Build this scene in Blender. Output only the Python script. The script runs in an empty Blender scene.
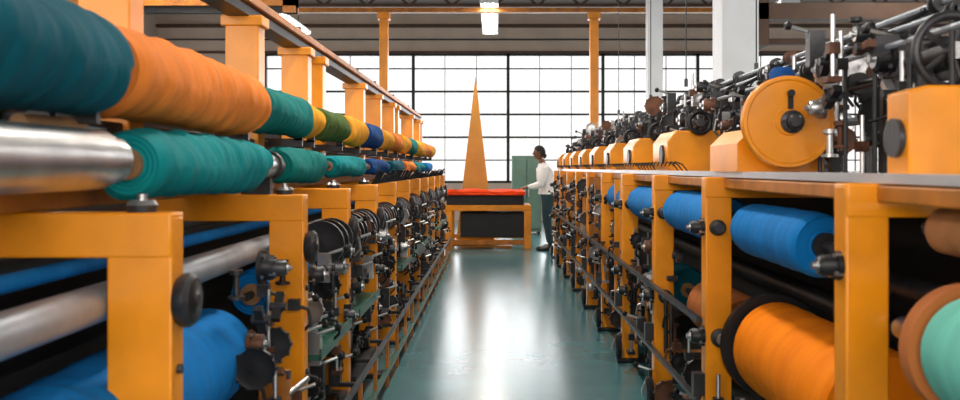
import bpy, math, random
from mathutils import Vector, Matrix
R = random.Random(7)
scene = bpy.context.scene
scene.view_settings.view_transform = 'Standard'
COL = scene.collection

# ---------------------------------------------------------------- materials
def mat(name, col, rough=0.5, metal=0.0, nscale=6.0, var=0.12, bump=0.0, bscale=60.0, spec=0.5, stretch=None):
    m = bpy.data.materials.new(name); m.use_nodes = True
    nt = m.node_tree; b = nt.nodes['Principled BSDF']
    b.inputs['Roughness'].default_value = rough
    b.inputs['Metallic'].default_value = metal
    b.inputs['Specular IOR Level'].default_value = spec
    tc = nt.nodes.new('ShaderNodeTexCoord')
    mp = nt.nodes.new('ShaderNodeMapping')
    if stretch: mp.inputs['Scale'].default_value = stretch
    nt.links.new(tc.outputs['Object'], mp.inputs['Vector'])
    n = nt.nodes.new('ShaderNodeTexNoise'); n.inputs['Scale'].default_value = nscale; n.inputs['Detail'].default_value = 5
    nt.links.new(mp.outputs['Vector'], n.inputs['Vector'])
    cr = nt.nodes.new('ShaderNodeValToRGB')
    cr.color_ramp.elements[0].position = 0.3; cr.color_ramp.elements[1].position = 0.7
    cr.color_ramp.elements[0].color = tuple(c*(1-var) for c in col)+(1,)
    cr.color_ramp.elements[1].color = tuple(min(1, c*(1+var)) for c in col)+(1,)
    nt.links.new(n.outputs['Fac'], cr.inputs['Fac'])
    nt.links.new(cr.outputs['Color'], b.inputs['Base Color'])
    if bump > 0:
        n2 = nt.nodes.new('ShaderNodeTexNoise'); n2.inputs['Scale'].default_value = bscale; n2.inputs['Detail'].default_value = 4
        nt.links.new(mp.outputs['Vector'], n2.inputs['Vector'])
        bp = nt.nodes.new('ShaderNodeBump'); bp.inputs['Strength'].default_value = bump; bp.inputs['Distance'].default_value = 0.01
        nt.links.new(n2.outputs['Fac'], bp.inputs['Height']); nt.links.new(bp.outputs['Normal'], b.inputs['Normal'])
    return m
def emis(name, col, s):
    m = bpy.data.materials.new(name); m.use_nodes = True
    b = m.node_tree.nodes['Principled BSDF']
    b.inputs['Base Color'].default_value = col+(1,)
    b.inputs['Emission Color'].default_value = col+(1,)
    b.inputs['Emission Strength'].default_value = s
    return m

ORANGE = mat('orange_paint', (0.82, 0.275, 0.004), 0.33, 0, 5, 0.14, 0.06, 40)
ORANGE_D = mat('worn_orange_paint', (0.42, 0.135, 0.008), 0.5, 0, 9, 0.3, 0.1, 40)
BLACK = mat('black_iron', (0.009, 0.009, 0.011), 0.45, 0.2, 8, 0.4, 0.1)
BODY = mat('dark_body_and_fill', (0.004, 0.005, 0.007), 0.6, 0.0, 4, 0.4)
DGREY = mat('grey_iron', (0.042, 0.042, 0.047), 0.4, 0.5, 12, 0.4, 0.15)
STEEL = mat('steel', (0.50, 0.50, 0.51), 0.3, 0.9, 10, 0.2, 0.05)
STEELM = mat('satin_steel', (0.36, 0.40, 0.46), 0.42, 0.55, 10, 0.15, 0.05)
ALU = mat('aluminium_plate', (0.62, 0.63, 0.66), 0.35, 0.6, 4, 0.1)
RUST = mat('rusty_iron', (0.11, 0.042, 0.02), 0.55, 0.3, 14, 0.5, 0.2)
GREENP = mat('green_enamel', (0.02, 0.10, 0.07), 0.4, 0, 8, 0.3)
CARD = mat('cardboard_core', (0.30, 0.16, 0.07), 0.8, 0, 10, 0.2)
def fabric(name, c): return mat(name, c, 0.8, 0, 3, 0.16, 0.35, 18, 0.2, stretch=(1.0, 5.0, 1.0))
F_TEAL = fabric('teal_cloth', (0.0, 0.085, 0.125))
F_TEAL2 = fabric('bright_teal_cloth', (0.0, 0.215, 0.235))
F_ORG = fabric('orange_cloth', (0.80, 0.225, 0.035))
F_ORG2 = fabric('vivid_orange_cloth', (1.0, 0.23, 0.0))
F_GRN = fabric('green_cloth', (0.0, 0.16, 0.15))
F_OLV = fabric('olive_cloth', (0.06, 0.11, 0.02))
F_YEL = fabric('yellow_cloth', (0.80, 0.34, 0.02))
F_BLU = fabric('blue_cloth', (0.0, 0.155, 0.46))
F_NAVY = fabric('navy_cloth', (0.005, 0.055, 0.21))
F_MINT = fabric('mint_cloth', (0.15, 0.52, 0.43))
F_RED = fabric('red_cloth', (0.80, 0.06, 0.006))
F_RUST = fabric('rust_cloth', (0.42, 0.13, 0.035))
F_TAN = fabric('tan_cloth', (0.42, 0.18, 0.07))

# ---------------------------------------------------------------- mesh builder
class MB:
    def __init__(s): s.v=[]; s.f=[]; s.m=[]; s.sm=[]; s.mats=[]
    def mi(s, m):
        if m not in s.mats: s.mats.append(m)
        return s.mats.index(m)
    def add(s, vs, fs, m, smooth=False):
        o=len(s.v); s.v += [tuple(v) for v in vs]; k=s.mi(m)
        for f in fs: s.f.append([i+o for i in f]); s.m.append(k); s.sm.append(smooth)
    def box(s, x0,x1,y0,y1,z0,z1,m, rot=None):
        vs=[Vector((x,y,z)) for x in (x0,x1) for y in (y0,y1) for z in (z0,z1)]
        if rot:
            c=Vector(((x0+x1)/2,(y0+y1)/2,(z0+z1)/2)); vs=[rot@(v-c)+c for v in vs]
        s.add(vs,[(0,1,3,2),(4,6,7,5),(0,4,5,1),(2,3,7,6),(0,2,6,4),(1,5,7,3)],m)
    def prism_y(s, pts, y0, y1, m):      # pts (x,z)
        n=len(pts)
        vs=[(x,y0,z) for x,z in pts]+[(x,y1,z) for x,z in pts]
        s.add(vs,[tuple(range(n)),tuple(range(2*n-1,n-1,-1))]+[(i,i+n,(i+1)%n+n,(i+1)%n) for i in range(n)],m)
    def prism_x(s, pts, x0, x1, m):      # pts (y,z)
        n=len(pts)
        vs=[(x0,y,z) for y,z in pts]+[(x1,y,z) for y,z in pts]
        s.add(vs,[tuple(range(n)),tuple(range(2*n-1,n-1,-1))]+[(i,i+n,(i+1)%n+n,(i+1)%n) for i in range(n)],m)
    def lathe(s, p, d, prof, seg=20):    # prof list of (t, r, mat)
        p=Vector(p); d=Vector(d).normalized()
        a=Vector((0,0,1)) if abs(d.z)<0.9 else Vector((1,0,0))
        u=d.cross(a).normalized(); w=d.cross(u)
        for i in range(len(prof)-1):
            t0,r0,_=prof[i]; t1,r1,mm=prof[i+1]
            vs=[]
            for (t,r) in ((t0,r0),(t1,r1)):
                for k in range(seg):
                    an=2*math.pi*k/seg
                    vs.append(p+d*t+(u*math.cos(an)+w*math.sin(an))*max(r,1e-4))
            s.add(vs,[(k,(k+1)%seg,(k+1)%seg+seg,k+seg) for k in range(seg)],mm,True)
    def cyl(s,p0,p1,r,m,seg=14,r1=None):
        p0=Vector(p0);p1=Vector(p1);L=(p1-p0).length
        r1=r if r1 is None else r1
        s.lathe(p0,p1-p0,[(0,0,m),(0,r,m),(L,r1,m),(L,0,m)],seg)
    def torus(s,c,ax,Rr,r,m,seg=28,q=8):
        c=Vector(c);d=Vector(ax).normalized()
        a=Vector((0,0,1)) if abs(d.z)<0.9 else Vector((1,0,0))
        u=d.cross(a).normalized(); w=d.cross(u); vs=[];fs=[]
        for i in range(seg):
            A=2*math.pi*i/seg; e=u*math.cos(A)+w*math.sin(A)
            for j in range(q):
                B=2*math.pi*j/q; vs.append(c+e*(Rr+r*math.cos(B))+d*(r*math.sin(B)))
        for i in range(seg):
            for j in range(q):
                fs.append((i*q+j,((i+1)%seg)*q+j,((i+1)%seg)*q+(j+1)%q,i*q+(j+1)%q))
        s.add(vs,fs,m,True)
    def tube(s,pts,r,m,seg=8):
        for a,b in zip(pts[:-1],pts[1:]): s.cyl(a,b,r,m,seg)
    def done(s,name,parent=None,bevel=0.0,loc=None):
        me=bpy.data.meshes.new(name); 
        if loc is None: loc=(0,0,0)
        L=Vector(loc)
        me.from_pydata([tuple(Vector(v)-L) for v in s.v],[],s.f)
        for m in s.mats: me.materials.append(m)
        for i,p in enumerate(me.polygons): p.material_index=s.m[i]; p.use_smooth=s.sm[i]
        me.update()
        import bmesh
        bm=bmesh.new(); bm.from_mesh(me)
        bmesh.ops.remove_doubles(bm,verts=bm.verts,dist=1e-5)
        bmesh.ops.recalc_face_normals(bm,faces=bm.faces)
        bm.to_mesh(me); bm.free()
        o=bpy.data.objects.new(name,me); COL.objects.link(o); o.location=loc
        try: me.set_sharp_from_angle(angle=math.radians(40))
        except Exception: pass
        if bevel>0:
            b=o.modifiers.new('bevel','BEVEL'); b.width=bevel; b.segments=2; b.limit_method='ANGLE'; b.angle_limit=math.radians(50)
        if parent:
            o.parent=parent; o.matrix_parent_inverse=Matrix.Translation(-Vector(parent.location))
        return o
def empty(name,loc=(0,0,0)):
    e=bpy.data.objects.new(name,None); COL.objects.link(e); e.location=loc; e.empty_display_size=0.1
    return e

# ---------------------------------------------------------------- room
XL,XR,YB,YF,ZC = -9.0, 14.0, 24.0, -3.0, 5.7
FLOOR = mat('teal_epoxy_floor',(0.062,0.190,0.215),0.22,0,1.6,0.18,0.06,7,0.8)
WALLM = mat('beige_wall',(0.56,0.44,0.37),0.8,0,1.5,0.1)
CEILM = mat('ceiling_sheet',(0.17,0.14,0.125),0.8,0,2,0.1)
WHITE = mat('white_paint',(0.66,0.69,0.74),0.5,0,3,0.06)
MULL = mat('window_bar',(0.015,0.015,0.018),0.6,0.0,4,0.2)
BROWN = mat('brown_steel',(0.075,0.037,0.022),0.6,0.1,4,0.2)
b=MB(); b.box(XL,XR,YF,YB,-0.1,0,FLOOR); b.done('floor')
b=MB(); b.box(XL,XR,YF,YB+.2,ZC,ZC+0.1,CEILM); b.done('ceiling')
b=MB()
b.box(XL,XR,YB,YB+.2,0,1.0,WALLM); b.box(XL,XR,YB,YB+.2,4.45,ZC,WALLM)
b.box(XL,-6.13,YB,YB+.2,1.0,4.45,WALLM); b.box(13.0,XR,YB,YB+.2,1.0,4.45,WALLM)
b.done('wall_back')
# left wall with high windows, added to light the foreground
b=MB(); b.box(XL-.2,XL,YF,YB,0,2.6,WALLM); b.box(XL-.2,XL,YF,YB,4.6,ZC,WALLM)
for y in (-3,1.5,6,10.5,15,19.5,23): b.box(XL-.2,XL,y,y+1.0,2.6,4.6,WALLM)
b.done('wall_left')
b=MB(); b.box(XR,XR+.2,YF,YB,0,1.2,WALLM); b.box(XR,XR+.2,YF,YB,4.6,ZC,WALLM)  # right wall; its window openings are added to let in more light
for y in (-3,1.5,6,10.5,15,19.5,23): b.box(XR,XR+.2,y,y+1.0,1.2,4.6,WALLM)
b.done('wall_right')
b=MB(); b.box(XL,XR,YF-.2,YF,0,1.2,WALLM); b.box(XL,XR,YF-.2,YF,4.6,ZC,WALLM)  # window opening added behind the camera so the foreground gets light
b.box(XL,-6,YF-.2,YF,1.2,4.6,WALLM); b.box(6,XR,YF-.2,YF,1.2,4.6,WALLM)
b.done('wall_front')
# back windows
k=1
edges=[-6.13,-4.71,-2.18,.35,2.88,5.41,7.94,10.47,13.0]
for x,x1 in zip(edges[:-1],edges[1:]):
    b=MB(); w=x1-x
    b.box(x-.0,x+.04,YB-.01,YB+.1,1.0,4.45,MULL); b.box(x1-.04,x1,YB-.01,YB+.1,1.0,4.45,MULL)
    for z in (1.0,4.39): b.box(x,x1,YB-.01,YB+.1,z,z+.06,MULL)
    for i in range(1,6):
        h=.026 if i in (2,3,4) else .016
        b.box(x,x1,YB+.0,YB+.09,1.0+i*0.61-h,1.0+i*0.61+h,MULL)
    n=2 if w<2 else 3
    for i in range(1,n): b.box(x+w*i/n-.008,x+w*i/n+.008,YB+.01,YB+.09,1.0,4.45,MULL)
    b.done('window_%d'%k); k+=1
# frames of the added side windows
for nm,xx,z0 in (('l',XL-.1,2.6),('r',XR+.1,1.2)):
    for y in (-2,2.5,7,11.5,16,20.5):
        b=MB(); ye=min(y+3.5,23)
        for z in (z0,(z0+4.6)/2,4.56): b.box(xx-.03,xx+.03,y,ye,z,z+.04,MULL)
        for yy in (y,(y+ye)/2,ye-.04): b.box(xx-.03,xx+.03,yy,yy+.04,z0,4.6,MULL)
        b.done('window_%d'%k); k+=1
b=MB()  # frame grid of the added window behind the camera
for xx in range(-6,6,2):
    b.box(xx,xx+.05,YF-.13,YF-.07,1.2,4.6,MULL)
for z in (1.2,2.3,3.4,4.55): b.box(-6,6,YF-.13,YF-.07,z,z+.05,MULL)
b.done('window_%d'%k)
# trim / conduits on back wall
b=MB()
b.box(XL,XR,YB-.14,YB,5.14,5.22,BROWN); b.box(XL,XR,YB-.08,YB,4.45,4.51,BROWN)
b.cyl((XL,YB-.2,4.80),(XR,YB-.2,4.80),.022,DGREY)
b.done('trim_1')
b=MB()
for y in (6,9,12,21):
    b.box(XL,XR,y,y+.12,ZC-.22,ZC,BROWN)
b.done('roof_beam')
b=MB()
ty=21.0
b.box(XL,XR,ty,ty+.1,5.16,5.24,BROWN); b.box(XL,XR,ty,ty+.1,5.4,5.5,BROWN)
x=XL
while x<XR-1:
    b.cyl((x,ty+.05,5.2),(x+.5,ty+.05,5.6),.03,BROWN,8); b.cyl((x+.5,ty+.05,5.6),(x+1,ty+.05,5.2),.03,BROWN,8); x+=1
b.done('roof_truss')
# orange gantry: beam + columns
b=MB()
b.box(-7,12,15.7,15.85,4.12,4.2,ORANGE_D)
for xx,ww in ((-2.02,.15),(1.66,.15)):
    b.box(xx,xx+ww,15.7,15.84,0,4.12,ORANGE)
    b.box(xx-.08,xx+ww+.08,15.62,15.92,0,.03,ORANGE)
    b.box(xx-.03,xx+ww+.03,15.66,15.88,4.0,4.12,ORANGE)
b.done('overhead_gantry',bevel=.006)
b=MB()
b.box(-7,-2.4,10.8,11.0,3.35,3.55,ORANGE_D); b.box(-7,-2.4,10.85,10.95,3.27,3.35,BLACK)
b.box(-2.55,-2.4,10.8,11.0,3.27,ZC,ORANGE_D)
b.box(3.2,XR,11.0,11.2,3.22,3.42,BROWN); b.box(3.2,XR,11.3,11.4,2.95,3.02,BROWN); b.box(3.2,3.35,11.0,11.4,2.9,ZC,BROWN)
b.done('crane_rail')
# white columns right
def column(x0,x1,y,d):
    b=MB(); b.box(x0,x1,y,y+d,0,ZC,WHITE); b.box(x0-.05,x1+.05,y-.05,y+d+.05,0,.25,DGREY); b.box(x0-.04,x1+.04,y-.04,y+d+.04,ZC-.2,ZC,WHITE)
    b.done('support_column',bevel=.01)
column(2.27,2.64,9.0,.4); column(2.3,2.52,13.5,.25)

# fluorescent lamps
TUBE = emis('lamp_tube',(1,.97,.92),14)
for i,(lx,ly) in enumerate([(-.1,15.2),(-.1,9),(-.1,3),(-4,15.2),(-4,9),(-4,3),(5,15.2),(5,9),(5,3)]):
    b=MB()
    z=4.25
    b.prism_y([(lx-.16,z),(lx+.16,z),(lx+.06,z+.09),(lx-.06,z+.09)],ly,ly+3.6,WHITE)
    for dx in (-.07,.07): b.cyl((lx+dx,ly+.05,z-.03),(lx+dx,ly+3.55,z-.03),.02,TUBE,10)
    b.box(lx-.16,lx+.16,ly,ly+.04,z-.06,z+.01,WHITE); b.box(lx-.16,lx+.16,ly+3.56,ly+3.6,z-.06,z+.01,WHITE)
    for yy in (ly+.5,ly+3.1): b.cyl((lx,yy,z+.08),(lx,yy,ZC),.008,DGREY,6)
    b.done('fluorescent_lamp')
    L=bpy.data.lights.new('tube_light','AREA'); L.shape='RECTANGLE'; L.size=.3; L.size_y=3.5; L.energy=100; L.color=(1,.92,.80)
    o=bpy.data.objects.new('tube_light',L); COL.objects.link(o); o.location=(lx,ly+1.8,z-.08)

# ---------------------------------------------------------------- fabric rolls
def roll(x,z,y0,y1,r,m,seg=48,core=CARD,spin=.1,wr=.012,folds=True,name='fabric_roll',flange=None):
    b=MB(); L=y1-y0
    cr=min(.045,r*.45); sr=.018
    b.lathe((0,-spin,0),(0,1,0),[(0,0,DGREY),(0,sr,DGREY),(L+2*spin,sr,DGREY),(L+2*spin,0,DGREY)],14)
    prof=[(-.02,sr,core),(-.02,cr,core),(0.0,cr,core),(.002,cr,m)]
    for i in range(1,7): # layered end
        rr=cr+(r-.012-cr)*i/6; prof.append((.003+.003*(i%2),rr,m))
    n=max(12,int(L/.022)); ph=R.random()*10
    vs=[];fs=[]
    b.lathe((0,0,0),(0,1,0),prof,seg)
    b.lathe((0,L,0),(0,-1,0),prof,seg)
    for i in range(n+1):
        t=i/n; yy=t*L
        edge=min(1,min(yy,L-yy)/.02); er=r-.012*(1-edge)**2
        for k in range(seg):
            a=2*math.pi*k/seg
            rr=er
            if folds:
                rr+= wr*.45*math.sin(yy*38+ph+1.3*math.sin(a*2+ph+yy*4))*math.sin(yy*11+ph*2+a)*edge
                rr+= wr*.35*math.sin(yy*83+a*1.5+ph)*edge
                rr+= wr*.4*math.sin(a*3+yy*5+ph)*edge
            vs.append((rr*math.cos(a),yy,rr*math.sin(a)))
    for i in range(n):
        for k in range(seg):
            fs.append((i*seg+k,(i+1)*seg+k,(i+1)*seg+(k+1)%seg,i*seg+(k+1)%seg))
    b.add(vs,fs,m,True)
    if flange:
        b.lathe((0,L+.005,0),(0,1,0),[(0,0,flange[1]),(0,flange[0],flange[1]),(.05,flange[0],flange[1]),(.05,0,flange[1])],seg)
    b2=b.v; b.v=[(v[0]+x,v[1]+y0,v[2]+z) for v in b2]
    return b.done(name,loc=(x,(y0+y1)/2,z))

# ---------------------------------------------------------------- mechanisms
def bearing(b,x,y,z,sx,r=.045,m=DGREY):
    b.lathe((x,y,z),(sx,0,0),[(0,r*1.3,m),(.015,r*1.3,m),(.015,r,m),(.05,r*.95,m),(.06,r*.7,m),(.06,r*.3,STEEL),(.075,r*.3,STEEL),(.075,0,STEEL)],18)
    for k in range(4):
        a=k*math.pi/2+.6; b.cyl((x,y+r*1.12*math.cos(a),z+r*1.12*math.sin(a)),(x+sx*.024,y+r*1.12*math.cos(a),z+r*1.12*math.sin(a)),.007,STEEL,6)
def mech(b,x,y,z,sx,rng,dens=1):
    """small loom mechanism: sx = direction to the aisle"""
    t=rng.randrange(7); m=rng.choice([DGREY,BLACK,DGREY,RUST,BLACK,STEEL])
    if t==0: bearing(b,x,y,z,sx,rng.uniform(.025,.05),m)
    elif t==1:
        b.box(x-.03,x+.03,y-.02,y+.03,z-.09,z+.05,m); b.cyl((x,y,z+.04),(x+sx*.09,y+.02,z+.07),.008,STEEL,8); b.lathe((x+sx*.09,y+.02,z+.07),(sx,0,.3),[(0,0,BLACK),(0,.014,BLACK),(.02,.018,BLACK),(.03,0,BLACK)],10)
    elif t==2:
        b.cyl((x,y-.03,z-.1),(x,y-.03,z+.12),.009,STEEL,8); b.box(x-.02,x+.02,y-.05,y-.01,z-.02,z+.02,m); b.box(x-.025,x+.025,y-.05,y+.04,z-.12,z-.1,m)
    elif t==3:
        rr=rng.uniform(.04,.08)
        b.lathe((x,y-.012,z),(0,1,0),[(0,0,m),(0,.02,m),(.004,rr*.8,m),(0,rr,m),(.024,rr,m),(.02,rr*.8,m),(.024,0,m)],22)
        for k in range(10):
            a=k*math.pi/5; b.box(x+rr*math.cos(a)-.006,x+rr*math.cos(a)+.006,y-.01,y+.01,z+rr*math.sin(a)-.006,z+rr*math.sin(a)+.006,m)
    elif t==4:
        b.box(x-.015,x+.015,y-.06,y+.06,z-.012,z+.012,m,Matrix.Rotation(rng.uniform(-.9,.9),3,'X'))
        b.cyl((x-.03,y,z),(x+.03,y,z),.016,DGREY,10)
    elif t==5:
        b.lathe((x,y,z-.05),(0,0,1),[(0,0,m),(0,.03,m),(.01,.03,m),(.012,.012,m),(.08,.010,m),(.085,.024,m),(.1,.024,m),(.1,0,m)],12)
    else:
        b.tube([(x,y,z),(x+sx*.05,y+.02,z-.02),(x+sx*.06,y+.03,z-.08),(x+sx*.02,y+.05,z-.12)],.007,m,8)
        b.box(x-.025,x+.02,y-.02,y+.02,z-.02,z+.025,m)

# ================================================================ LEFT ROW
LY=[2.2,3.72,4.85,6.0,7.15,8.3,9.45,10.6,11.75,12.9,14.0]
LX=-.79; LT=1.29
groups=[LY[0:4],LY[3:8],LY[7:11]]
ROOTS=[]
for gi,g in enumerate(groups):
    root=empty('textile_machine',(-1.4,(g[0]+g[-1])/2,0)); ROOTS.append(root)
    fr=MB(); me=MB()
    ys=g if gi==0 else g[1:]
    y_start = .9 if gi==0 else g[0]+.085
    y_end=g[-1]+.08
    for y in ys:
        yd=y+.085; pw=.16 if y<3 else .145
        fr.box(LX-pw,LX,y,yd,.02,LT-.01,ORANGE)
        fr.box(-2.3,LX-.001,y-.004,yd+.004,LT-.11,LT,ORANGE)
        fr.box(-2.3,-2.15,y,yd,.02,1.2,ORANGE)
        fr.box(LX-.2,LX+.04,y-.03,yd+.03,0,.03,BLACK)
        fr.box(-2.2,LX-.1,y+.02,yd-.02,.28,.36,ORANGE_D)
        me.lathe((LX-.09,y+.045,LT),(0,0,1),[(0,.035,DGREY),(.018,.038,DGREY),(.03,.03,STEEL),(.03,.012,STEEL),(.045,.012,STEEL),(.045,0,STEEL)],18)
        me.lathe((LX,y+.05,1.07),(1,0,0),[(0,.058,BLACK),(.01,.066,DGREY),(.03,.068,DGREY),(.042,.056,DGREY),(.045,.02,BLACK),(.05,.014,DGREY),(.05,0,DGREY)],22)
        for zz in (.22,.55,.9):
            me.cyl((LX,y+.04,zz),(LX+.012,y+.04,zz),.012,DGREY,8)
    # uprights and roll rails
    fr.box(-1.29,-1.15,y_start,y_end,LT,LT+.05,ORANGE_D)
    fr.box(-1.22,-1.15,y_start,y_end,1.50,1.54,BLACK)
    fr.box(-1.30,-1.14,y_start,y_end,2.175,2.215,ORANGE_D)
    fr.box(-1.28,-1.17,y_start,y_end,2.125,2.175,BLACK)
    for y in ys:
        u=y+.58
        if u>y_end-.05: u=y_end-.18
        fr.box(-1.29,-1.13,u,u+.12,LT+.04,2.13,ORANGE)
        fr.box(-1.31,-1.11,u-.01,u+.13,2.08,2.13,ORANGE)
        fr.box(-2.25,-2.17,u,u+.08,1.24,1.9,BROWN)
        me.box(-1.34,-1.29,u+.02,u+.06,1.6,1.75,DGREY)
        me.cyl((-1.21,u+.06,2.21),(-1.21,u+.06,2.26),.03,DGREY,12)
    me.box(-2.1,-1.32,y_start,y_end,.12,1.10,BODY)
    me.box(-1.6,-1.5,y_start,y_end,1.06,1.66,BODY)  # dark sheet added to keep the lit wall from showing between the rolls
    me.box(-2.0,-1.30,y_start,y_end,1.10,1.14,BODY)
    me.cyl((-1.0,y_start,1.06),(-1.0,y_end,1.06),.048,STEELM,24)
    me.cyl((-1.12,y_start,1.135),(-1.12,y_end,1.135),.022,F_BLU,14)
    me.cyl((-1.2,y_start,.98),(-1.2,y_end,.98),.045,BLACK,18)
    # foot rails
    me.box(-.70,-.675,y_start,y_end,.09,.12,GREENP); me.box(-.70,-.68,y_start,y_end,.30,.325,DGREY)
    yy=y_start+.25
    while yy<y_end:
        me.box(-.70,-.68,yy,yy+.03,0,.32,ORANGE_D); me.box(-.80,-.69,yy,yy+.03,.28,.3,BLACK); yy+=.575
    for a,c in zip(ys[:-1],ys[1:]):
        if c>4:
            me.box(-.98,-.76,a+.2,c-.1,.56,.585,GREENP); me.box(-.765,-.755,a+.2,c-.1,.56,.61,GREENP)
            me.box(-.93,-.78,a+.2,c-.1,.2,.23,BLACK)
    y=max(y_start,2.4)
    rng=random.Random(20+gi)
    while y<y_end-.03:
        for zz in ((.35,.5,.68,.82,.98) if y>3.0 else (.35,.5)):
            if rng.random()<.92: mech(me,-.84+rng.uniform(-.06,.06),y+rng.uniform(-.04,.04),zz+rng.uniform(-.07,.07),1,rng)
        if y>4.4:
            mm=rng.choice([DGREY,RUST,BLACK,BLACK])
            me.lathe((-.87,y,1.02),(0,1,0),[(0,0,mm),(0,.03,mm),(.006,.09,mm),(0,.115,mm),(.03,.115,mm),(.03,0,mm)],24)
        y+=.14
    if gi>0:
        y=y_start
        while y<y_end:
            me.cyl((-.83,y,1.29),(-.78,y,1.36+rng.uniform(-.02,.03)),.008,BLACK,6); y+=.11
    if gi==0:
        me.cyl((-.98,2.9,.42),(-.74,3.55,.57),.012,STEEL,10); me.cyl((-.98,2.8,.36),(-.76,3.5,.45),.010,WHITE,10)
        me.box(-.88,-.78,3.35,3.45,.0,.63,ORANGE_D)
    fr.done('orange_frame',bevel=.006,parent=root)
    me.done('mechanism',parent=root)

# upper rolls
XU,ZU=-1.0,1.65
seq=[(.9,2.19,.125,F_TEAL),(2.26,3.55,.118,F_ORG),(3.62,4.55,.095,F_GRN),(4.61,4.85,.085,F_YEL),(4.92,5.75,.085,F_OLV),(5.82,6.5,.09,F_YEL),(6.57,7.4,.09,F_NAVY),
     (7.5,8.2,.085,F_YEL),(8.3,9.0,.085,F_ORG),(9.1,9.8,.09,F_YEL),(9.9,10.8,.085,F_GRN),(10.9,11.9,.09,F_YEL),(12,12.9,.09,F_ORG),(13,13.9,.085,F_YEL)]
for y0,y1,r,m in seq: roll(XU,ZU,y0,y1,r,m,spin=.028)
js=[2.225,3.585,4.58,4.885,5.785,6.535,7.45,8.25,9.05,9.85,10.85,11.95,12.95,13.92]
for gi,(lo,hi) in enumerate(((0,6.1),(6.1,10.7),(10.7,15))):
    b=MB()
    for j in js:
        if lo<=j<hi:
            b.prism_x([(j-.012,1.54),(j+.012,1.54),(j+.012,1.68),(j-.012,1.68)],XU-.02,XU+.02,DGREY)
            b.box(-1.18,XU+.02,j-.012,j+.012,1.51,1.55,DGREY)
    b.done('roll_bearing_bracket',parent=ROOTS[gi])
# second tier
XM,ZM=-.955,1.41
roll(XM,ZM,2.34,3.5,.092,F_TEAL2,spin=.04)
roll(XM,ZM,3.95,4.75,.078,F_GRN,spin=.06)
roll(XM,ZM,5.15,6.3,.06,F_TEAL2,spin=.15)
for i,y in enumerate((6.7,8.0,9.3,10.6,12.0)): roll(XM,ZM,y,y+1.0,.055,[F_NAVY,F_TEAL,F_ORG,F_TEAL2,F_BLU][i],spin=.15)
b=MB()
b.lathe((XM,.9,ZM+.01),(0,1,0),[(0,0,STEEL),(0,.072,STEEL),(1.25,.072,STEEL),(1.25,.06,STEEL),(1.33,.06,STEEL),(1.33,.04,STEEL),(1.38,.04,STEEL),(1.38,0,STEEL)],36)
b.lathe((XM,3.56,ZM),(0,1,0),[(0,0,STEEL),(0,.055,STEEL),(.22,.05,STEEL),(.22,.062,BLACK),(.26,.062,BLACK),(.26,.0,BLACK)],30)
b.box(XM-.1,XM+.02,3.74,3.79,LT,1.38,DGREY)
b.done('steel_roller',parent=ROOTS[0])
b=MB()
b.lathe((-1.06,2.0,1.50),(.05,1,.0),[(0,0,CARD),(0,.022,CARD),(.25,.028,CARD),(.3,.016,DGREY),(.38,.016,DGREY),(.38,0,DGREY)],16)
b.box(-1.18,-1.04,2.1,2.13,1.49,1.53,DGREY)
b.done('winding_spindle',parent=ROOTS[0])
# bottom blue beam rolls
roll(-1.05,.72,1.3,3.30,.172,F_BLU,seg=56,wr=.006,spin=.05)
roll(-1.04,.86,3.85,4.75,.10,F_BLU,spin=.08)
roll(-1.04,.82,5.0,5.9,.12,F_NAVY,spin=.08)

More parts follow.
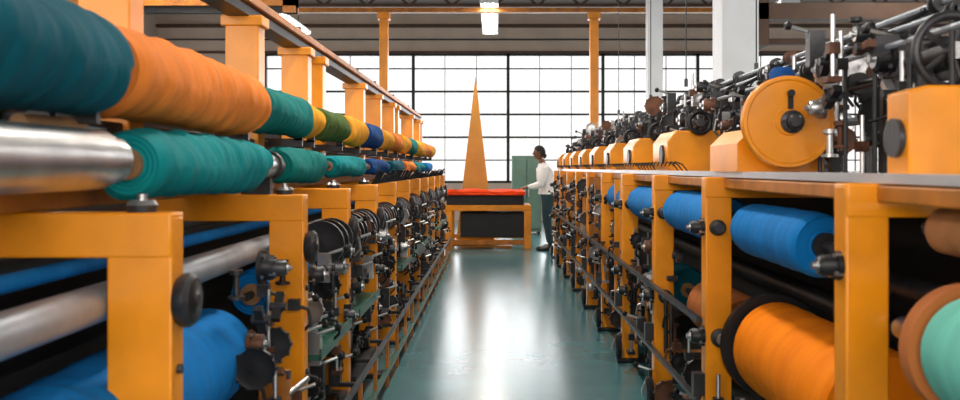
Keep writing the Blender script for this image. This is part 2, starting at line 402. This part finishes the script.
# ================================================================ RIGHT ROW
RY=[2.36,3.93,5.2,6.5,7.75,9.0,10.25,11.5,12.75,14.0]
RX=.92
groups=[RY[0:4],RY[3:7],RY[6:10]]
for gi,g in enumerate(groups):
    root=empty('textile_machine',(1.6,(g[0]+g[-1])/2,0)); ROOTS.append(root)
    fr=MB(); me=MB()
    ys=g if gi==0 else g[1:]
    y_start=.9 if gi==0 else g[0]+.085
    y_end=g[-1]+.08
    rng=random.Random(50+gi)
    for y in ys:
        yd=y+.085
        fr.box(RX,RX+.115,y,yd,.02,1.355,ORANGE)
        fr.box(RX+.001,2.5,y-.004,yd+.004,1.27,1.36,ORANGE)
        fr.box(2.38,2.5,y,yd,.02,1.3,ORANGE)
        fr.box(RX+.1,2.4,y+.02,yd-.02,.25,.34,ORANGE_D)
        fr.box(RX-.04,RX+.18,y-.03,yd+.03,0,.03,BLACK)
        if abs(y-3.93)>.1:
            near=y<3
            bx=1.10 if near else 1.02
            ye=y+.10 if near else y+.44
            fr.prism_y([(bx,1.36),(bx+.36,1.36),(bx+.36,1.615),(bx+.02,1.615),(bx-.03,1.60 if near else 1.55),(bx-.03,1.42 if not near else 1.37)],y-.03,ye,ORANGE)
            yc=(y-.03+ye)/2 if near else y+.1
            me.cyl((bx-.03,yc,1.48),(bx-.045,yc,1.48),.055 if not near else .052,DGREY,24)
            if not near:
                me.lathe((bx+.12,yc,1.61),(0,0,1),[(0,.05,BLACK),(.02,.05,BLACK),(.03,.02,DGREY),(.12,.018,DGREY),(.12,.04,BLACK),(.15,.03,BLACK),(.16,0,BLACK)],16)
                me.torus((bx+.15,y-.06,1.66),(0,1,0),.06,.014,BLACK)
                me.cyl((bx+.15,y-.09,1.66),(bx+.15,y+.05,1.66),.024,DGREY,12)
                me.box(bx+.14,bx+.16,y,y+.04,1.6,1.66,BLACK)
                for k_ in range(4):
                    a=k_*math.pi/4; me.box(bx+.15-.055,bx+.15+.055,y-.064,y-.056,1.657,1.663,BLACK,Matrix.Rotation(a,3,'Y'))
        bearing(me,RX,y+.042,1.14,-1,.03,BLACK); bearing(me,RX,y+.042,.66,-1,.035,BLACK)
        if y>3: me.lathe((RX+.05,y,1.14),(0,-1,0),[(0,.035,BLACK),(.02,.035,BLACK),(.03,.022,DGREY),(.05,.022,DGREY),(.05,0,DGREY)],18)
        me.lathe((RX+.06,y,.66),(0,-1,0),[(0,.04,DGREY),(.03,.04,DGREY),(.04,.025,DGREY),(.06,.025,STEEL),(.06,0,STEEL)],18)
        me.box(RX-.05,RX,y+.01,y+.06,.40,.5,DGREY)
        me.lathe((RX-.02,y-.05,.12),(-1,0,0),[(0,0,BLACK),(0,.08,BLACK),(.03,.085,BLACK),(.04,.06,DGREY),(.06,.02,STEEL),(.06,0,STEEL)],22)
    me.box(1.0,1.11,y_start,y_end,1.36,1.385,ALU)
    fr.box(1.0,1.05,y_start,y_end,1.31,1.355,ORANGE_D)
    me.box(1.6,2.3,y_start,y_end,.1,1.30,BODY)
    me.box(1.12,2.45,y_start,y_end,1.36,1.38,DGREY)
    me.box(1.15,1.6,y_start,y_end,.3,.33,BODY)
    ry0=3.95 if gi==0 else y_start
    me.box(.885,.91,ry0,y_end,.72,.742,DGREY); me.box(.885,.91,ry0,y_end,.36,.38,DGREY)
    me.cyl((1.38,y_start,1.0),(1.38,y_end,1.0),.04,DGREY,18)
    me.cyl((1.48,y_start,.8),(1.48,y_end,.8),.05,BLACK,18)
    # superstructure
    for (rx,rz,rr) in ((1.30,1.80,.011),(1.46,1.90,.012),(1.46,1.74,.010),(1.62,2.0,.014),(1.75,1.86,.010),(1.9,1.98,.013),(1.7,1.62,.02),(1.36,1.70,.008)):
        me.cyl((rx,y_start,rz),(rx,y_end,rz),rr,(STEELM if rr>.0105 else BLACK),8)
    y=y_start+.1; cnt=0
    while y<y_end-.02:
        cnt+=1
        if cnt%2==0:
            me.box(1.44,1.48,y,y+.03,1.38,1.91,BLACK)
            me.box(1.60,1.63,y+.02,y+.05,1.38,2.0,DGREY)
            me.cyl((1.28,y+.01,1.81),(1.64,y+.03,2.0),.010,BLACK,8)
            me.cyl((1.62,y+.05,2.0),(1.92,y+.05,1.98),.010,BLACK,8)
            me.cyl((1.9,y+.05,1.38),(1.9,y+.05,1.98),.014,BLACK,8)
        me.cyl((1.3,y,1.38),(1.3,y,1.82),.009,BLACK,8)
        if y>2.75:
            for q in range(12):
                mech(me,1.24+rng.uniform(-.06,.5),y+rng.uniform(0,.22),1.48+rng.uniform(-.02,.42),-1,rng)
            for q in range(3):
                cx,cz=rng.choice([(1.30,1.80),(1.46,1.90),(1.62,2.0),(1.46,1.74),(1.75,1.86)])
                mm=rng.choice([BLACK,DGREY,BLACK,RUST,DGREY]); yy=y+.08*q; r_=rng.uniform(.03,.05)
                me.lathe((cx,yy,cz),(0,1,0),[(0,0,mm),(0,r_,mm),(.01,r_,mm),(.012,r_*.6,mm),(.04,r_*.6,mm),(.042,r_,mm),(.052,r_,mm),(.052,0,mm)],16)
        if rng.random()<.45:
            p0=Vector((1.6,y,1.98)); p1=Vector((1.2+rng.uniform(-.05,.1),y+.1,1.55)); pts=[]
            for i in range(9):
                t=i/8; p=p0.lerp(p1,t); p.z-=.12*math.sin(math.pi*t); p.x-=.05*math.sin(math.pi*t); pts.append(p)
            me.tube(pts,.006,BLACK,6)
        y+=.26
    y=max(y_start,4.9)
    while y<y_end:
        me.tube([(1.05,y,1.38),(1.02,y,1.42),(.98,y,1.435),(.97,y,1.41)],.004,BLACK,5)
        y+=.12
    y=max(y_start,2.55)
    while y<y_end-.03:
        for zz in ((.22,.4,.55,.75,.9,1.05,1.2) if y>7.7 else ((.22,.4,.55,.75,.9) if y>5 else (.22,.4))):
            if rng.random()<.9: mech(me,.98+rng.uniform(-.06,.08),y+rng.uniform(-.05,.05),zz+rng.uniform(-.07,.07),-1,rng)
        if y>4.9:
            me.cyl((.97,y,.35),(.97,y,.70),.012,rng.choice([ORANGE_D,DGREY,BLACK]),8)
            if rng.random()<.35 and y>6.6: me.box(.94,1.02,y,y+.03,.3,1.31,rng.choice([ORANGE,ORANGE_D]))
        y+=.16
    fr.done('orange_frame',bevel=.006,parent=root)
    me.done('mechanism',parent=root)
RR=ROOTS[3]

# hanging cables from the roof
b=MB()
for (cx,cy) in ((1.55,7.3),(1.54,8.9),(1.8,6.2),(1.54,11.2)):
    b.cyl((cx,cy,2.1),(cx,cy,ZC),.005,BLACK,6); b.lathe((cx,cy,2.06),(0,0,1),[(0,0,DGREY),(0,.015,DGREY),(.06,.015,DGREY),(.07,0,DGREY)],10)
b.done('hanging_cable')

# big orange disc wheel on second frame
b=MB()
dx,dy,dz,dr=1.145,3.5,1.58,.18
b.lathe((dx,dy+.0,dz),(0,1,0),[(0,0,ORANGE),(0,.05,ORANGE),(.006,.055,ORANGE),(.006,dr-.02,ORANGE),(0,dr-.015,ORANGE),(0,dr-.003,ORANGE),(.006,dr,ORANGE),(.04,dr,ORANGE),(.046,dr-.01,ORANGE),(.046,0,ORANGE)],72)
b.lathe((dx+.01,dy,dz),(0,-1,0),[(0,.045,BLACK),(.012,.045,BLACK),(.018,.03,DGREY),(.04,.03,BLACK),(.05,.02,DGREY),(.05,0,DGREY)],24)
for k_ in range(6):
    a=k_*math.pi/3; b.cyl((dx+.01+.036*math.cos(a),dy-.01,dz+.036*math.sin(a)),(dx+.01+.036*math.cos(a),dy-.022,dz+.036*math.sin(a)),.008,DGREY,6)
b.box(dx-.006,dx+.012,dy-.012,dy,dz+.05,dz+.12,BLACK)
b.cyl((dx,dy-.015,dz+.11),(dx,dy-.03,dz+.11),.014,BLACK,10)
b.cyl((dx,dy+.04,dz),(dx,dy+.5,dz),.035,DGREY,18)
b.prism_y([(.98,1.385),(1.33,1.385),(1.33,1.56),(1.04,1.56),(.98,1.50)],dy+.14,dy+.60,ORANGE)
b.lathe((dx+.0,dy+.09,dz+.15),(0,0,1),[(0,.05,F_NAVY),(.05,.05,F_NAVY),(.07,.035,F_NAVY),(.07,0,F_NAVY)],20)
b.done('drive_wheel',parent=RR)
# grey handwheel at the right edge
b=MB(); hx,hy,hz=1.33,2.62,1.74
b.torus((hx,hy,hz),(0,1,0),.105,.014,DGREY,40,10)
for k_ in range(5):
    a=k_*2*math.pi/5; b.cyl((hx,hy,hz),(hx+.10*math.cos(a),hy,hz+.10*math.sin(a)),.009,DGREY,8)
b.lathe((hx,hy-.03,hz),(0,1,0),[(0,0,STEEL),(0,.025,STEEL),(.06,.03,DGREY),(.3,.02,DGREY),(.3,0,DGREY)],18)
b.box(hx-.02,hx+.02,hy+.15,hy+.19,1.38,hz+.02,DGREY)
b.done('handwheel',parent=RR)

# right rolls
roll(1.10,1.14,3.0,3.82,.108,F_BLU,core=BLACK,wr=.004,spin=.08)
roll(1.19,.64,2.75,3.80,.195,F_ORG2,core=BLACK,wr=.005,spin=.12,seg=60)
roll(1.08,.985,1.15,2.02,.135,F_MINT,wr=.004,spin=.03,flange=(.15,F_RUST))
roll(1.125,1.245,1.2,2.26,.058,F_TAN,wr=.003,spin=.08)
b=MB()
b.lathe((1.06,2.09,.985),(0,1,0),[(0,0,DGREY),(0,.03,DGREY),(.06,.045,DGREY),(.16,.045,DGREY),(.18,.03,STEEL),(.25,.03,STEEL),(.25,0,STEEL)],24)
b.done('spindle_bearing',parent=RR)
roll(1.065,1.16,4.15,5.12,.112,F_BLU,core=BLACK,wr=.004,spin=.06)
roll(1.055,1.16,5.4,6.42,.112,F_BLU,wr=.004,spin=.06)
roll(1.055,1.16,6.7,7.68,.105,F_BLU,wr=.004,spin=.06)
roll(1.20,.64,4.3,5.0,.14,F_RUST,wr=.004,spin=.2)
roll(1.20,.64,5.6,6.3,.14,F_TEAL,wr=.004,spin=.2)
for i,y in enumerate((8.05,9.3,10.55,11.8)): roll(1.1,1.16,y,y+.8,.085,[F_BLU,F_NAVY,F_RUST,F_BLU][i],wr=.004,spin=.1)
b=MB()
b.lathe((1.19,3.84,.64),(0,1,0),[(0,.03,BLACK),(0,.22,BLACK),(.02,.225,BLACK),(.02,.03,BLACK)],48)
b.done('beam_flange',parent=RR)

# ================================================================ far table, cone, operator
b=MB()
TY0,TY1=15.5,16.5
b.box(-.86,.62,TY0,TY1,.66,.76,ORANGE)
for xx in (-.86,.50):
    for yy in (TY0,TY1-.12): b.box(xx,xx+.12,yy,yy+.12,0,.66,ORANGE)
b.box(-.8,.58,TY0+.02,TY0+.08,.07,.16,ORANGE_D); b.box(-.8,.56,TY1-.1,TY1-.04,.12,.2,ORANGE)
b.box(-.82,.30,TY0+.15,TY0+.3,.02,.06,ORANGE,Matrix.Rotation(.04,3,'Y'))
b.box(-.84,.50,TY0+.05,TY1-.05,.76,.93,BODY)
b.box(-.6,.50,TY0+.1,TY1-.2,.2,.62,BODY)
b.done('cutting_table',bevel=.008)
b=MB(); nx,ny=40,16; vs=[];fs=[]
for j in range(ny+1):
    for i in range(nx+1):
        u=i/nx; v=j/ny; xx=-.88+u*1.42; yy=TY0-.02+v*.98
        zz=1.01+.012*math.sin(u*17+v*3)+.012*math.sin(v*9+u*5)
        if j==0: zz=.945+.006*math.sin(u*30)
        if i==0 or i==nx: zz=.945
        vs.append((xx,yy,zz))
for j in range(ny):
    for i in range(nx): fs.append((j*(nx+1)+i,j*(nx+1)+i+1,(j+1)*(nx+1)+i+1,(j+1)*(nx+1)+i))
b.add(vs,fs,F_RED,True)
b.box(-.86,.52,TY0,TY1-.04,.93,.985,F_RED)
b.done('red_cloth')
# tall slim pyramid
GOLD=mat('golden_paint',(.50,.20,.006),.45,0,3,.12)
b=MB(); cx,cy=-.37,17.1
b2=.36; h=3.05
b.add([(cx-b2,cy-b2*.8,0.0),(cx+b2,cy-b2*.8,0.0),(cx+b2,cy+b2*.8,0.0),(cx-b2,cy+b2*.8,0.0),(cx-.012,cy-.012,h),(cx+.012,cy-.012,h),(cx+.012,cy+.012,h),(cx-.012,cy+.012,h)],
      [(0,1,5,4),(1,2,6,5),(2,3,7,6),(3,0,4,7),(4,5,6,7),(3,2,1,0)],GOLD)
b.box(cx-.40,cx+.40,cy-.33,cy+.33,0,.06,ORANGE_D)
b.cyl((cx,cy,3.04),(cx,cy,3.12),.012,STEEL,8)
b.done('yellow_pyramid')
# green cabinet at back
GR=mat('pale_green_cabinet',(.095,.18,.145),.5,0,3,.12)
b=MB(); b.box(.36,.98,19.0,19.6,.05,1.66,GR); b.box(.38,.66,18.97,19.0,.12,1.58,GR); b.box(.68,.96,18.97,19.0,.12,1.58,GR)
for xx in (.62,.70): b.box(xx,xx+.02,18.94,18.97,.8,.95,STEEL)
for xx in (.37,.90): b.box(xx,xx+.06,19.05,19.5,0,.05,BLACK)
b.done('metal_cabinet',bevel=.006)

# ---- operator
SKIN=mat('skin',(.20,.09,.05),.5,0,8,.08); HAIR=mat('hair',(.010,.007,.006),.7,0,30,.3,.3)
COAT=mat('white_coat',(.90,.90,.91),.8,0,4,.03,.2,12); TROU=mat('trousers',(.02,.05,.065),.8,0,5,.2); SHOE=mat('shoe',(.015,.013,.012),.4)
def skin_mesh(verts,edges,radii,root,levels=2):
    me=bpy.data.meshes.new('t'); me.from_pydata(verts,edges,[]); o=bpy.data.objects.new('t',me); COL.objects.link(o)
    md=o.modifiers.new('s','SKIN'); md.use_smooth_shade=True
    for i,r in enumerate(radii):
        sv=me.skin_vertices[0].data[i]; sv.radius=(r,r) if not isinstance(r,tuple) else r; sv.use_root=(i==root)
    sd=o.modifiers.new('d','SUBSURF'); sd.levels=levels; sd.render_levels=levels
    bpy.context.view_layer.update()
    dg=bpy.context.evaluated_depsgraph_get()
    m2=bpy.data.meshes.new_from_object(o.evaluated_get(dg))
    bpy.data.objects.remove(o); return m2
def P(f,s,z): return (-f,s,z)
V=[P(0,0,.97),P(.02,0,1.10),P(.06,0,1.27),P(.085,0,1.40),P(.105,0,1.48),P(.13,0,1.57)]
Rd=[.155,.155,.175,.15,.062,.055]; E=[(0,1),(1,2),(2,3),(3,4),(4,5)]
wr=[]
for s in (-1,1):
    o=len(V)
    V+=[P(.09,s*.165,1.40),P(.11,s*.215,1.27),P(.12,s*.225,1.13),P(.23,s*.19,1.09),P(.35,s*.14,1.075)]
    Rd+=[.090,.078,.066,.056,.036]; E+=[(3,o),(o,o+1),(o+1,o+2),(o+2,o+3),(o+3,o+4)]; wr.append((.35,s*.14,1.075,s))
    o=len(V)
    V+=[P(0,s*.085,.88),P(.02,s*.10,.68),P(.025,s*.11,.50),P(-.01,s*.115,.30),P(-.03,s*.115,.10)]
    Rd+=[.115,.098,.078,.068,.055]; E+=[(0,o),(o,o+1),(o+1,o+2),(o+2,o+3),(o+3,o+4)]
opx,opy=.91,15.35
op=empty('factory_worker',(opx,opy,0))
m=skin_mesh(V,E,Rd,0)
for mt in (COAT,TROU,SKIN): m.materials.append(mt)
for p in m.polygons:
    c=p.center; p.use_smooth=True
    p.material_index = 2 if (c.z>1.475 and abs(c.y)<.09) else (1 if c.z<.99 and c.x>-.2 else 0)
body=bpy.data.objects.new('body',m); COL.objects.link(body); body.parent=op
b=MB()
for s in (-1,1):
    prof=[(.0,.036),(.03,.046),(.12,.042),(.2,.046),(.26,.036),(.285,.012)]
    vs=[];fs=[]
    for i,(t,w_) in enumerate(prof):
        h=[.09,.10,.095,.06,.045,.03][i]
        for k_ in range(10):
            a=2*math.pi*k_/10; vs.append((.05+.03-t,s*.118+w_*math.cos(a),max(0.002,h/2+h/2*math.sin(a))))
    for i in range(5):
        for k_ in range(10): fs.append((i*10+k_,i*10+(k_+1)%10,(i+1)*10+(k_+1)%10,(i+1)*10+k_))
    fs.append(tuple(range(9,-1,-1))); fs.append(tuple(range(50,60)))
    b.add(vs,fs,SHOE,True)
a=b.done('shoes'); a.parent=op
for (f,sy,z,s) in wr:
    V=[P(f-.01,sy,z),P(f+.035,sy-s*.01,z-.008),P(f+.07,sy-s*.015,z-.015)]; Rd=[.027,.032,.026]; E=[(0,1),(1,2)]
    for i,(off,L) in enumerate(((-.03,.062),(-.010,.075),(.010,.082),(.030,.074))):
        o=len(V); yb=sy-s*.015+off
        V+=[P(f+.085,yb,z-.016),P(f+.085+L*.5,yb+off*.12,z-.018),P(f+.085+L*.8,yb+off*.15,z-.030),P(f+.085+L,yb+off*.15,z-.042)]
        Rd+=[.0105,.0095,.0085,.0075]; E+=[(2,o),(o,o+1),(o+1,o+2),(o+2,o+3)]
    o=len(V); V+=[P(f+.045,sy-s*.045,z-.014),P(f+.075,sy-s*.065,z-.024),P(f+.10,sy-s*.068,z-.034)]; Rd+=[.014,.011,.009]; E+=[(1,o),(o,o+1),(o+1,o+2)]
    m=skin_mesh(V,E,Rd,0,1); m.materials.append(SKIN)
    for p in m.polygons: p.material_index=0; p.use_smooth=True
    h=bpy.data.objects.new('hand',m); COL.objects.link(h); h.parent=op
# head
b=MB(); hc=Vector(P(.155,0,1.655)); vs=[];fs=[]
def headpt(th,ph,g=0):
    d=Vector((-math.cos(ph)*math.sin(th),math.sin(ph)*math.sin(th),math.cos(th)))
    fx=-d.x
    rx,ry,rz=.098,.076,.118
    if d.z<0: ry*=1+.28*d.z; rx*=1+.12*d.z*(1 if fx>0 else 2.2)
    p=Vector((d.x*rx,d.y*ry,d.z*rz))
    if fx>.6 and g==0:
        nz=math.exp(-((p.z+.012)/.020)**2)*math.exp(-(p.y/.012)**2); p.x-=.024*nz
        ey=math.exp(-((p.z-.012)/.014)**2)*math.exp(-((abs(p.y)-.030)/.014)**2); p.x+=.009*ey
        li=math.exp(-((p.z+.052)/.009)**2)*math.exp(-(p.y/.024)**2); p.x-=.006*li
        ch=math.exp(-((p.z+.090)/.016)**2)*math.exp(-(p.y/.022)**2); p.x-=.010*ch
    return p*(1+g)
ns,nr=56,40
for j in range(nr+1):
    for i in range(ns): vs.append(hc+headpt(math.pi*j/nr,2*math.pi*i/ns))
for j in range(nr):
    for i in range(ns): fs.append((j*ns+i,(j+1)*ns+i,(j+1)*ns+(i+1)%ns,j*ns+(i+1)%ns))
b.add(vs,fs,SKIN,True)
for s in (-1,1):
    b.lathe(hc+Vector((.006,s*.070,-.002)),(0.35,s,0),[(0,.022,SKIN),(.012,.030,SKIN),(.016,.024,SKIN),(.010,.012,SKIN),(.008,0,SKIN)],16)
    e=hc+Vector((-.080,s*.030,.012)); b.lathe(e+Vector((.012,0,0)),(-1,0,0),[(0,.012,WHITE),(.008,.010,WHITE),(.012,.005,HAIR),(.013,0,HAIR)],12)
    b.box(e.x-.014,e.x-.004,e.y-.016,e.y+.016,e.z+.018,e.z+.023,HAIR)
b.box(hc.x-.096,hc.x-.085,-.02,.02,hc.z-.054,hc.z-.050,RUST)
vs=[];fs=[]
for j in range(nr+1):
    for i in range(ns):
        vs.append(hc+headpt(math.pi*j/nr,2*math.pi*i/ns,.13))
for j in range(nr):
    for i in range(ns):
        th=math.pi*(j+.5)/nr; ph=2*math.pi*(i+.5)/ns
        fwd=math.cos(ph)*math.sin(th); lim=.62*math.pi-.36*math.pi*max(0,(fwd+.15))
        if th<lim: fs.append((j*ns+i,(j+1)*ns+i,(j+1)*ns+(i+1)%ns,j*ns+(i+1)%ns))
b.add(vs,fs,HAIR,True)
b.lathe(hc+Vector((.075,0,-.045)),(1,0,-.5),[(0,0,HAIR),(0,.03,HAIR),(.012,.042,HAIR),(.03,.043,HAIR),(.045,.03,HAIR),(.052,0,HAIR)],20)
a=b.done('head'); a.parent=op
b=MB()
b.lathe(P(.098,0,1.465),(-.25,0,1),[(0,.075,COAT),(.035,.066,COAT),(.036,.060,COAT),(0,.066,COAT)],24)
b.lathe((0,0,.955),(0,0,1),[(0,.178,COAT),(.1,.165,COAT),(.18,.155,COAT),(.18,.14,COAT),(0,.165,COAT),(0,.178,COAT)],28)
a=b.done('shirt_collar_and_hem'); a.parent=op

# ---------------------------------------------------------------- light
W=bpy.data.worlds.new('World'); scene.world=W; W.use_nodes=True
bg=W.node_tree.nodes['Background']; bg.inputs['Color'].default_value=(1,.985,.965,1); bg.inputs['Strength'].default_value=1.15
def area(name,loc,rot,sx,sy,e,c=(1,1,1)):
    L=bpy.data.lights.new(name,'AREA'); L.shape='RECTANGLE'; L.size=sx; L.size_y=sy; L.energy=e; L.color=c
    o=bpy.data.objects.new(name,L); COL.objects.link(o); o.location=loc; o.rotation_euler=rot
area('daylight_back',(3,YB+.3,2.8),(-math.pi/2,0,0),18,3.4,850,(.97,.98,1))
area('fill_front',(0,YF-.3,2.9),(math.pi/2,0,0),12,3.4,620,(1,.93,.84))  # fill light added behind the camera to lift the foreground
area('fill_left',(XL-.4,9,3.6),(0,-math.pi/2,0),2,24,320,(1,.96,.90))  # added fill, shining in through the invented left windows
area('fill_right',(XR+.4,9,3),(0,math.pi/2,0),3.4,24,420,(1,.97,.93))  # added fill from the right, outside the invented windows there

# ---------------------------------------------------------------- camera
cam=bpy.data.cameras.new('cam'); co=bpy.data.objects.new('camera',cam); COL.objects.link(co)
co.location=(0,0,1.4); co.rotation_euler=(math.pi/2,0,0)
cam.sensor_width=36; cam.lens=33.75; cam.shift_x=-15/960; cam.shift_y=-32/960
cam.clip_start=.05; cam.clip_end=200
cam.dof.use_dof=True; cam.dof.focus_distance=7.0; cam.dof.aperture_fstop=3.5
scene.camera=co
